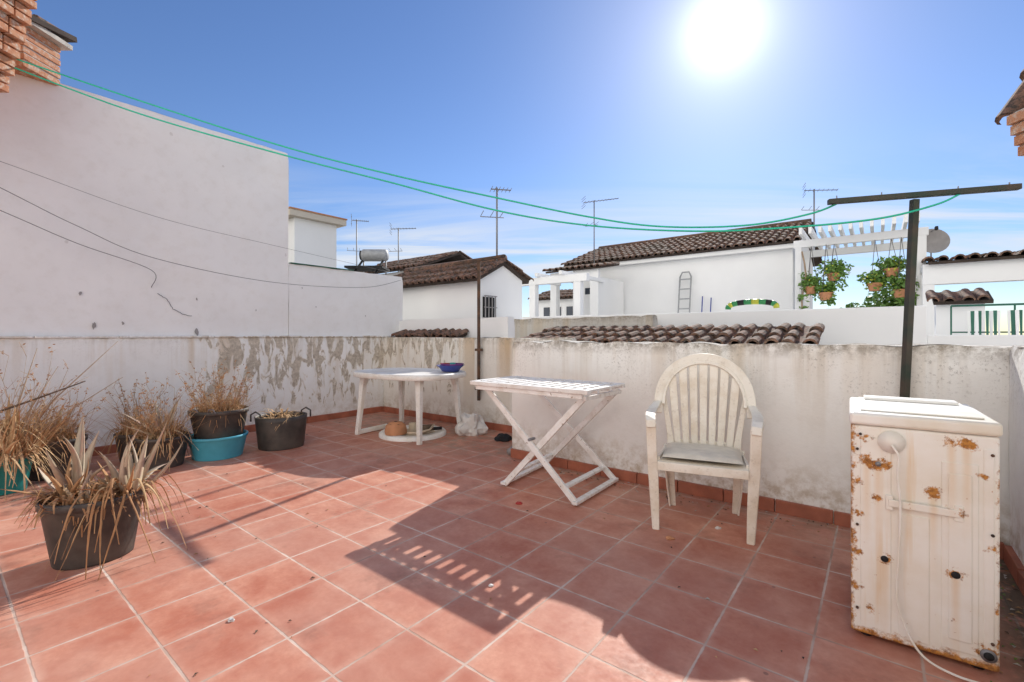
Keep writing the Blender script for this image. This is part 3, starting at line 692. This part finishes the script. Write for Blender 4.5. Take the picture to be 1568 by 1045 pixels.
# ------------------------------------------------------------------ monobloc chair
def chair():
    mb=MB(); C=M['chair']; AX,ZT,ZB=.292,.325,.72
    def arch(t,off=0):
        a=math.pi*t; x=-(AX-off)*math.cos(a); s_=math.sin(a)**.85 if 0<t<1 else 0
        return Vector((x,.19+.115*s_,ZB+(ZT-off)*s_))
    pts=[arch(i/28) for i in range(29)]
    pts=[Vector((-.292,.165,.66))]+pts+[Vector((.292,.165,.66))]
    mb.ribbon(pts,.056,.020,C,(0,1,-.25))
    pts2=[arch(i/28,.036)+Vector((0,-.008,0)) for i in range(29)]
    mb.ribbon(pts2,.020,.030,C,(0,1,-.25))
    for i in range(7):
        f=(i-3)/3; xb=f*.160; xt=f*.205; s_=math.sqrt(max(0,1-(xt/(AX-.03))**2)); zt=ZB+(ZT-.03)*s_**.95; yt=.19+.115*s_
        P=[]
        for q in range(9):
            t=q/8; z=.455+(zt-.455)*t; P.append((xb+(xt-xb)*t,.185+(yt-.185)*t**1.3+.012*math.sin(math.pi*t)*(1-abs(f)),z))
        mb.ribbon(P,[.041+.013*q/8 for q in range(9)],.012,C,(0,1,-.2))
    for sx in (-1,1):
        P=[(sx*.205,.185,.43),(sx*.215,.195,.52),(sx*.235,.215,.64),(sx*.262,.235,.78),(sx*.262,.262,.86)]
        mb.ribbon(P,[.05,.038,.034,.034,.03],.018,C,(0,1,-.2))
        P=[(sx*.290,.19,.735),(sx*.306,.12,.712),(sx*.312,.02,.700),(sx*.308,-.10,.696),(sx*.300,-.18,.690),(sx*.292,-.225,.670),(sx*.288,-.240,.63)]
        mb.ribbon(P,[.045,.055,.060,.062,.062,.058,.052],.020,C,[(0,0,1)]*5+[(0,-1,.6),(0,-1,0)])
        P=[(sx*.334,.10,.700),(sx*.338,.0,.690),(sx*.334,-.12,.682),(sx*.324,-.20,.67)]
        mb.ribbon(P,.035,.010,C,(1,0,0))
        P=[(sx*.290,-.232,.66),(sx*.286,-.225,.50),(sx*.280,-.222,.40),(sx*.268,-.222,.18),(sx*.260,-.225,.0)]
        mb.ribbon(P,[.062,.058,.062,.052,.040],.014,C,(0,1,0))
        P=[(sx*.314,-.205,.66),(sx*.309,-.200,.50),(sx*.306,-.198,.40),(sx*.291,-.202,.18),(sx*.278,-.208,.0)]
        mb.ribbon(P,[.055,.050,.060,.045,.034],.012,C,(1,0,0))
        P=[(sx*.215,.185,.44),(sx*.215,.20,.30),(sx*.207,.225,.14),(sx*.198,.25,.0)]
        mb.ribbon(P,[.068,.058,.048,.038],.014,C,(0,1,0))
        P=[(sx*.245,.165,.44),(sx*.242,.182,.30),(sx*.230,.208,.14),(sx*.216,.236,.0)]
        mb.ribbon(P,[.06,.052,.044,.034],.012,C,(1,0,0))
        mb.beam((sx*.248,-.21,.425),(sx*.232,.19,.405),.016,.055,C)
        mb.beam((sx*.262,-.21,.432),(sx*.288,-.215,.432),.03,.05,C)
    nx,ny=16,14; vs=[]
    for j in range(ny+1):
        for i in range(nx+1):
            x=-.25+.5*i/nx; y=-.235+.43*j/ny; t=j/ny; z=.437-.016*math.sin(math.pi*min(1,max(0,t)))*(1-(x/.25)**2)-.014*t
            if j==0: z=.385; y=-.242
            if j==1: z=.425; y=-.240
            vs.append((x,y,z))
    o=len(vs); vs+=[(x,y,z-.014) for x,y,z in vs]
    fs=[(j*(nx+1)+i,j*(nx+1)+i+1,(j+1)*(nx+1)+i+1,(j+1)*(nx+1)+i) for j in range(ny) for i in range(nx)]
    fs+=[tuple(o+q for q in reversed(f)) for f in fs]; fs+=[(i+1,i,o+i,o+i+1) for i in range(nx)]
    mb.add(vs,fs,C,True)
    mb.beam((-.22,.20,.46),(.22,.20,.46),.05,.016,C,up=(0,1,0))
    nx,ny=18,16; vs=[]
    for s_ in (1,-1):
        for j in range(ny+1):
            for i in range(nx+1):
                a=2*i/nx-1;b=2*j/ny-1; ed=max(0,(1-a**6)*(1-b**6)); x=a*.225;y=-.03+b*.195
                vs.append((x,y,.455+(.024*ed**.5 if s_>0 else -.006*ed)+mnoise.noise(Vector((x*12,y*12,0)))*.008*ed))
    n=(nx+1)*(ny+1); fs=[(j*(nx+1)+i,j*(nx+1)+i+1,(j+1)*(nx+1)+i+1,(j+1)*(nx+1)+i) for j in range(ny) for i in range(nx)]
    fs+=[tuple(n+q for q in reversed(f)) for f in fs]; mb.add(vs,fs,M['cushion'],True)
    return mb.finish('plastic_armchair',math.radians(-23.6),(1.22,2.97,0),bevel=.004)
chair()

# ------------------------------------------------------------------ old washing machine
def washer():
    e=empty('rusty_washing_machine',(1.36,1.86,0),math.radians(-36))
    Wd,D,H=.42,.55,.90; X=M['washer']
    mb=MB(); mb.box(0,Wd,0,D,.02,.845,X); mb.finish('body',0,parent=e,bevel=.010,seg=3)
    mb=MB()
    mb.box(.03,.125,-.004,.002,.05,.80,X); mb.box(.145,.235,-.004,.002,.05,.52,X)
    mb.box(.268,.365,-.005,.002,.06,.74,X); mb.box(.285,.348,-.010,-.004,.10,.70,X)
    mb.box(.378,.405,-.004,.002,.05,.80,X)
    mb.finish('pressed_panel',0,parent=e,bevel=.003)
    mb=MB(); mb.box(.115,.318,-.020,-.004,.545,.572,X); mb.box(.108,.130,-.016,0.001,.53,.587,X); mb.box(.30,.325,-.016,0.001,.53,.587,X)
    mb.finish('transit_bracket',0,parent=e,bevel=.003)
    mb=MB()
    def disc(x,z,r,mat,y=-.006,th=.006):
        mb.tube([(x,y,z),(x,y-th,z)],r,mat,20)
    disc(.105,.335,.012,M['dark'],-.003,.003); disc(.305,.335,.013,M['dark'],-.008,.003); disc(.39,.075,.022,M['alu'],-.002,.006); disc(.39,.075,.014,M['dark'],-.007,.003)
    disc(.125,.79,.042,M['lid'],-.001,.010); disc(.085,.70,.009,M['alu'],-.004,.006)
    for (x,z) in ((.02,.12),(.02,.45),(.02,.75),(.40,.12),(.40,.5),(.40,.78),(.15,.81),(.03,.81),(.135,.56),(.31,.56)): disc(x,z,.005,M['rustpost'],-.004,.005)
    mb.finish('fittings',0,parent=e)
    mb=MB(); mb.box(-.006,Wd+.006,-.012,D+.004,.846,.895,M['lid']); mb.finish('top_lid',0,parent=e,bevel=.014,seg=4)
    mb=MB(); mb.box(.03,Wd-.03,.05,D-.04,.8955,.902,M['lid']); mb.box(.05,Wd-.05,.40,D-.06,.9025,.915,M['lid']); mb.finish('lid_panel',0,parent=e,bevel=.005)
    mb=MB()
    mb.tube(smoothpath([(.125,-.02,.78),(.145,-.028,.74),(.142,-.03,.66),(.150,-.028,.56),(.147,-.026,.40),(.14,-.026,.22),(.16,-.03,.12),(.21,-.05,.03),(.30,-.08,.010),(.42,-.07,.010)]),.0042,M['lid'],8)
    mb.finish('drain_hose',0,parent=e)
    mb=MB()
    for x in (.05,.37):
        for y in (.05,D-.05): mb.tube([(x,y,.0),(x,y,.03)],.02,M['dark'],10)
    mb.finish('feet',0,parent=e)
washer()

# ------------------------------------------------------------------ potted plants
def pot(mb,c,rt,rb,h,mat,wall=.008,rim=True,fill=.8,wob=.015):
    pr=[(.0001,.003),(rb,.0),(rb*1.01,.01),(rb+(rt-rb)*.85,h*.86)]
    if rim: pr+=[(rt*.985,h*.875),(rt*1.02,h*.885),(rt*1.03,h*.99),(rt*1.01,h)]
    else: pr+=[(rt,h)]
    pr+=[(rt-wall*1.2,h),(rt-wall*2,h*.9),(rb+(rt-rb)*fill-wall,h*fill)]
    mb.lathe(pr,c,mat,36,wob=wob); mb.disc((c[0],c[1],c[2]+h*fill),rb+(rt-rb)*fill-wall,M['soil'],26,.012)
def aloe(mb,c,n,L,w,rnd,mat=None,spread=1.0,lean=(0,0)):
    for i in range(n):
        a=i*2.4+rnd.uniform(-.3,.3); el=rnd.uniform(.45,1.25) if i>n*.4 else rnd.uniform(.9,1.45); l=L*rnd.uniform(.55,1.15)
        d=Vector((math.cos(a)*math.cos(el)*spread+lean[0],math.sin(a)*math.cos(el)*spread+lean[1],math.sin(el))).normalized()
        out=Vector((math.cos(a),math.sin(a),0)); curl=rnd.uniform(-.5,.35); pts=[];N=8; tw=Vector((rnd.gauss(0,.2),rnd.gauss(0,.2),0))
        for q in range(N+1):
            t=q/N; pts.append(Vector(c)+out*.02+d*l*t+(Vector((0,0,1))*curl-out*curl*.4)*l*t*t*(1 if el<1.0 else -.3)+tw*l*t*t)
        ws=[w*(1.15-.15*t)*(1-t**1.5)**.9*(.75+.25*min(1,t*4)) + .0015 for t in [q/N for q in range(N+1)]]
        mb.blade(pts,ws,mat or M['aloe'],side=d.cross(Vector((0,0,1))+out*.01),thick=.2)
def droop(mb,c,n,r,rnd,L=.22,w=.022,mat=None,drop=1.0):
    for i in range(n):
        a=rnd.uniform(0,2*math.pi); out=Vector((math.cos(a),math.sin(a),0)); l=L*rnd.uniform(.5,1.3); s_=Vector(c)+out*r*rnd.uniform(.2,1.0)+Vector((0,0,rnd.uniform(-.01,.06)))
        pts=[]; k1=rnd.uniform(.1,.8);N=8; tw=rnd.uniform(-.8,.8); sdv=Vector((-math.sin(a),math.cos(a),0)); kk=rnd.uniform(.35,.8)
        for q in range(N+1):
            t=q/N; pts.append(s_+out*l*(t*kk)+sdv*tw*l*t*t*.6+Vector((0,0,l*(k1*t-drop*1.1*t*t)+rnd.uniform(-.006,.006))))
        mb.blade(pts,[w*rnd.uniform(.6,1)*(1-t*.85)+.001 for t in [q/N for q in range(N+1)]],mat or (M['dry'] if rnd.random()<.6 else M['straw']),thick=.12 if rnd.random()<.5 else 0)
def grass(mb,c,n,r,h,rnd,mat=None,lean=.5,w=.004):
    for i in range(n):
        a=rnd.uniform(0,6.283); rr=r*rnd.random()**.5; p=Vector(c)+Vector((math.cos(a)*rr,math.sin(a)*rr,0)); hh=h*rnd.uniform(.35,1.15)
        d=Vector((rnd.gauss(0,lean),rnd.gauss(0,lean),1)).normalized(); g=Vector((rnd.gauss(0,.4),rnd.gauss(0,.4),-rnd.uniform(0,.5)))
        pts=[p+d*hh*t+g*hh*t*t*.7 for t in (0,.25,.5,.75,1)]
        mb.blade(pts,[w*rnd.uniform(.7,1.5)*(1-.8*t) for t in (0,.25,.5,.75,1)],mat or (M['straw'] if rnd.random()<.6 else M['dry']),side=Vector((rnd.gauss(0,1),rnd.gauss(0,1),0.01)))
def twigs(mb,c,n,r,h,rnd):
    for i in range(n):
        a=rnd.uniform(0,6.283); p=Vector(c)+Vector((math.cos(a)*r*.5,math.sin(a)*r*.5,0)); d=Vector((math.cos(a)*rnd.uniform(.1,.7),math.sin(a)*rnd.uniform(.1,.7),1)).normalized(); hh=h*rnd.uniform(.6,1.1)
        pts=[p+d*hh*t+Vector((rnd.gauss(0,.012),rnd.gauss(0,.012),0)) for t in (0,.25,.5,.75,1)]; mb.tube(pts,[.004,.0035,.003,.002,.0015],M['stem'],4)
        for b in range(4):
            q=pts[1+b%4]; dd=(d+Vector((rnd.gauss(0,.7),rnd.gauss(0,.7),.1))).normalized(); l=hh*rnd.uniform(.12,.3)
            mb.tube([q,q+dd*l*.5+Vector((0,0,.01)),q+dd*l],[.002,.0015,.001],M['straw'],3)
            for _ in range(3): leaf_clump(mb,q+dd*l*rnd.random(),.015,2,M['dry'],.022,rnd=rnd)
rn=random.Random(5)
mb=MB(); pot(mb,(0,0,0),.215,.165,.345,M['blackpot'],fill=.88,wob=.02)
aloe(mb,(-.13,.02,.31),9,.42,.062,rn,lean=(-.05,0)); aloe(mb,(.16,.05,.31),9,.42,.058,rn,lean=(.12,0)); aloe(mb,(.02,-.08,.30),5,.20,.045,rn); aloe(mb,(.05,.1,.3),4,.26,.04,rn)
aloe(mb,(-.10,-.05,.31),6,.24,.036,rn,M['dry'],1.3); aloe(mb,(.15,0,.32),6,.26,.034,rn,M['dry'],1.3)
droop(mb,(0,0,.31),150,.19,rn,.15,.026,M['dry'],drop=.8); droop(mb,(.16,0,.36),46,.12,rn,.30,.022,drop=1.3); droop(mb,(-.1,-.02,.34),30,.12,rn,.18,.024,drop=1.0)
grass(mb,(0,0,.30),340,.19,.16,rn,M['dry'],1.2,.010)
mb.finish('potted_aloe_plant',0,(-2.28,2.53,0))
mb=MB(); pot(mb,(0,0,0),.20,.16,.32,M['blackpot'],fill=.9)
aloe(mb,(0,0,.28),8,.34,.048,rn); droop(mb,(0,0,.30),80,.17,rn,.24,.02); grass(mb,(0,0,.28),400,.18,.36,rn); twigs(mb,(0,0,.28),16,.15,.46,rn)
mb.finish('potted_aloe_plant',0,(-3.92,3.98,0))
mb=MB(); pot(mb,(0,0,0),.20,.15,.28,M['blackpot'],fill=.9)
aloe(mb,(0,-.02,.25),9,.38,.045,rn); droop(mb,(0,0,.27),90,.17,rn,.24,.022); grass(mb,(0,0,.25),480,.17,.36,rn); twigs(mb,(0,0,.25),20,.15,.46,rn)
mb.finish('potted_aloe_plant',0,(-3.22,4.28,0))
mb=MB(); pot(mb,(0,0,0),.17,.13,.27,M['blackpot'],fill=.9); droop(mb,(0,0,.26),60,.15,rn,.24,.018); grass(mb,(0,0,.25),380,.15,.38,rn); aloe(mb,(0,0,.25),5,.28,.035,rn); twigs(mb,(0,0,.25),14,.12,.45,rn)
mb.finish('potted_aloe_plant',0,(-3.62,4.48,0))
mb=MB(); pot(mb,(0,0,0),.255,.21,.22,M['teal'],rim=True,fill=.35,wob=.01); mb.finish('blue_plastic_tub',0,(-2.93,4.62,0))
mb=MB(); pot(mb,(0,0,0),.25,.19,.35,M['blackpot'],fill=.9)
for s_ in (-1,1): mb.tube([(s_*.08-.04,-.24,.33),(s_*.08-.02,-.25,.375),(s_*.08+.02,-.25,.375),(s_*.08+.04,-.24,.33)],.006,M['wire'],6)
grass(mb,(0,0,.30),640,.21,.32,rn,None,.8,.0045); droop(mb,(0,0,.33),90,.2,rn,.2,.012); twigs(mb,(0,0,.3),38,.26,.44,rn)
mb.finish('potted_dry_plant',0,(-2.93,4.64,.12))
mb=MB(); pot(mb,(0,0,0),.25,.215,.34,M['blackpot'],fill=.86,rim=False,wob=.03)
for s_,a in ((1,.6),(1,3.9)):
    x,y=.25*math.cos(a),.25*math.sin(a); mb.tube([(x-.05,y,.30),(x-.05,y,.37),(x,y,.40),(x+.05,y,.37),(x+.05,y,.30)],.009,M['blackpot'],6)
grass(mb,(0,0,.28),200,.2,.12,rn,M['straw'],1.2,.006); droop(mb,(0,0,.30),80,.16,rn,.20,.022,M['straw'],.5)
mb.finish('potted_dry_plant',0,(-2.50,5.02,0))
mb=MB(); pot(mb,(0,0,0),.16,.12,.26,M['tealpot'],fill=.9)
grass(mb,(0,0,.22),560,.17,.66,rn,None,.45,.007); droop(mb,(0,0,.28),160,.14,rn,.34,.024,M['straw'],1.0); droop(mb,(.0,0,.45),90,.10,rn,.3,.022,M['straw'],1.0); twigs(mb,(0,0,.25),20,.15,.8,rn)
aloe(mb,(.05,-.05,.25),9,.48,.05,rn,M['straw'])
for (dx,dy,h) in ((.45,.5,1.15),(.22,.2,.95),(.05,.2,1.1),(.62,.35,.85),(.3,.0,.7)):
    mb.tube([(.0,.0,.2),(dx*.4,dy*.4,.2+(h-.2)*.5),(dx,dy,h)],[.008,.006,.002],M['stem'],5)
mb.tube([(-.05,-.05,.60),(.2,.1,.72),(.44,.2,.83)],[.010,.008,.005],M['soil'],6)
mb.finish('potted_dry_plant',0,(-3.90,3.56,0))

# ------------------------------------------------------------------ litter on the floor
mb=MB(); rl=random.Random(9)
def uvw(u,v,z=0):
    return (math.cos(TH)*u-math.sin(TH)*v, math.sin(TH)*u+math.cos(TH)*v, z)
for i in range(760):
    t=rl.random()
    if t<.4: u=rl.uniform(.30,.52); v=rl.uniform(.6,3.5)
    elif t<.65: u=rl.uniform(-2.6,.5); v=3.56-abs(rl.gauss(0,.14))
    elif t<.78: u=rl.uniform(-6,-5.3); v=rl.uniform(0,4.4)
    elif t<.90: u=-3.9+rl.gauss(0,.5); v=.7+rl.gauss(0,.5)
    else: u=rl.uniform(-5,.4); v=rl.uniform(.4,3.5)
    x,y,_=uvw(u,v); a=rl.uniform(0,6.28); s_=rl.uniform(.004,.014); m_=rl.choice([M['dry'],M['straw'],M['soil'],M['soil'],M['mortar']])
    if t<.4 and rl.random()<.4: m_=M['green']
    c_,n_=math.cos(a)*s_,math.sin(a)*s_
    mb.add([(x-c_,y-n_,.002),(x+n_*.5,y-c_*.5,.004+s_*.3),(x+c_,y+n_,.003),(x-n_*.5,y+c_*.5,.003+s_*.35)],[(0,1,2,3)],m_)
mb.finish('leaf_litter')
for (x,y,m_,s_) in ((.05,3.30,M['red'],.018),(-1.18,1.95,M['bag'],.012),(.93,2.73,M['clay'],.02),(-.1,2.22,M['bag'],.010),(1.28,2.88,M['bag'],.014)):
    lump('rubble_bit',(x,y,.0),s_,(1.2,.8,.6),m_,.5,rl.random()*9,2)

# ------------------------------------------------------------------ world, sun, camera
w=bpy.data.worlds.new('World'); scene.world=w; w.use_nodes=True; t=w.node_tree; L=t.links
bg=t.nodes['Background']; sky=t.nodes.new('ShaderNodeTexSky'); sky.sky_type='NISHITA'; sky.sun_disc=False
sky.sun_elevation=math.radians(SUN_EL); sky.sun_rotation=math.radians(SUN_AZ); sky.altitude=600; sky.air_density=.9; sky.dust_density=.15; sky.ozone_density=2.4
def N(tp,**kw):
    n=t.nodes.new(tp)
    for k_,v in kw.items(): setattr(n,k_,v)
    return n
def MA(op,a,b=0):
    n=N('ShaderNodeMath',operation=op)
    for i,x in enumerate((a,b)):
        if isinstance(x,(int,float)): n.inputs[i].default_value=x
        else: L.new(x,n.inputs[i])
    return n.outputs[0]
def MR(v,a,b,c=0,d=1):
    n=N('ShaderNodeMapRange'); L.new(v,n.inputs[0])
    for i,x in enumerate((a,b,c,d)): n.inputs[i+1].default_value=x
    return n.outputs[0]
az=math.radians(SUN_AZ); el=math.radians(SUN_EL); sd=Vector((math.sin(az)*math.cos(el),math.cos(az)*math.cos(el),math.sin(el)))
tc=N('ShaderNodeTexCoord'); gen=tc.outputs['Generated']
dt=N('ShaderNodeVectorMath',operation='DOT_PRODUCT'); L.new(gen,dt.inputs[0]); dt.inputs[1].default_value=sd
dp=MA('MAXIMUM',dt.outputs['Value'],0)
glow=MA('ADD',MA('MULTIPLY',MA('POWER',dp,7000),60),MA('ADD',MA('MULTIPLY',MA('POWER',dp,600),5.0),MA('ADD',MA('MULTIPLY',MA('POWER',dp,150),1.5),MA('MULTIPLY',MA('POWER',dp,30),1.0))))
sx=N('ShaderNodeSeparateXYZ'); L.new(gen,sx.inputs[0])
zz=MA('ADD',MA('MAXIMUM',sx.outputs[2],0),.06)
cx=N('ShaderNodeCombineXYZ'); L.new(MA('MULTIPLY',MA('DIVIDE',sx.outputs[0],zz),.42),cx.inputs[0]); L.new(MA('MULTIPLY',MA('DIVIDE',sx.outputs[1],zz),1.5),cx.inputs[1])
nz=N('ShaderNodeTexNoise'); nz.inputs['Scale'].default_value=.62; nz.inputs['Detail'].default_value=8; nz.inputs['Roughness'].default_value=.58; nz.inputs['Distortion'].default_value=.6; L.new(cx.outputs[0],nz.inputs['Vector'])
cl=MA('MULTIPLY',MA('MULTIPLY',MR(nz.outputs['Fac'],.42,.58),MR(sx.outputs[2],.32,.18)),MA('MULTIPLY',MR(sx.outputs[2],.05,.15),.9))
# made-up bright cumulus opposite the sun, out of view, added as fill light
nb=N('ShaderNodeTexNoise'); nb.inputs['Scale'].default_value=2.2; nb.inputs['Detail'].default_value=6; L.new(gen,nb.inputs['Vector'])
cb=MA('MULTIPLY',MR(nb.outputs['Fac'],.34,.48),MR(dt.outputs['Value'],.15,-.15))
hs=N('ShaderNodeHueSaturation'); hs.inputs['Hue'].default_value=.508; hs.inputs['Saturation'].default_value=1.12; L.new(MR(sx.outputs[2],.0,.32,.66,1.0),hs.inputs['Value']); L.new(sky.outputs[0],hs.inputs['Color'])
mixc=N('ShaderNodeMix',data_type='RGBA'); L.new(cl,mixc.inputs[0]); L.new(hs.outputs[0],mixc.inputs[6]); mixc.inputs[7].default_value=(5.2,5.5,6.0,1)
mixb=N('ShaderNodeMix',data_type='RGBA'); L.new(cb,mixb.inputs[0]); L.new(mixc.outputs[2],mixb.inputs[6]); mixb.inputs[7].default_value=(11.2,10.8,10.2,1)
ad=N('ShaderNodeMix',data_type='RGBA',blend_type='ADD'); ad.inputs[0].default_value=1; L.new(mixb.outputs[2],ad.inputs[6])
gc=N('ShaderNodeMix',data_type='RGBA',blend_type='MULTIPLY'); gc.inputs[0].default_value=1; gc.inputs[6].default_value=(1,.98,.94,1)
cg=N('ShaderNodeCombineColor'); [L.new(glow,cg.inputs[i]) for i in range(3)]
L.new(cg.outputs[0],gc.inputs[7]); L.new(gc.outputs[2],ad.inputs[7])
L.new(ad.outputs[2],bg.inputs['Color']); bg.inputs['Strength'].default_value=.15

sl=bpy.data.lights.new('sun','SUN'); sl.energy=5.0; sl.angle=math.radians(.55); sl.color=(1,.95,.87)
so=bpy.data.objects.new('sun',sl); scene.collection.objects.link(so); so.rotation_euler=(-sd).to_track_quat('-Z','Y').to_euler(); so.location=(5,10,12)

cam=bpy.data.cameras.new('camera'); co=bpy.data.objects.new('camera',cam); scene.collection.objects.link(co)
co.location=(0,0,1.2); co.rotation_euler=(math.radians(90),0,0); cam.lens=16.3; cam.sensor_width=36; cam.shift_y=-.0054; cam.clip_end=6000; cam.clip_start=.05
scene.camera=co
scene.view_settings.view_transform='Standard'; scene.view_settings.look='None'; scene.view_settings.exposure=0
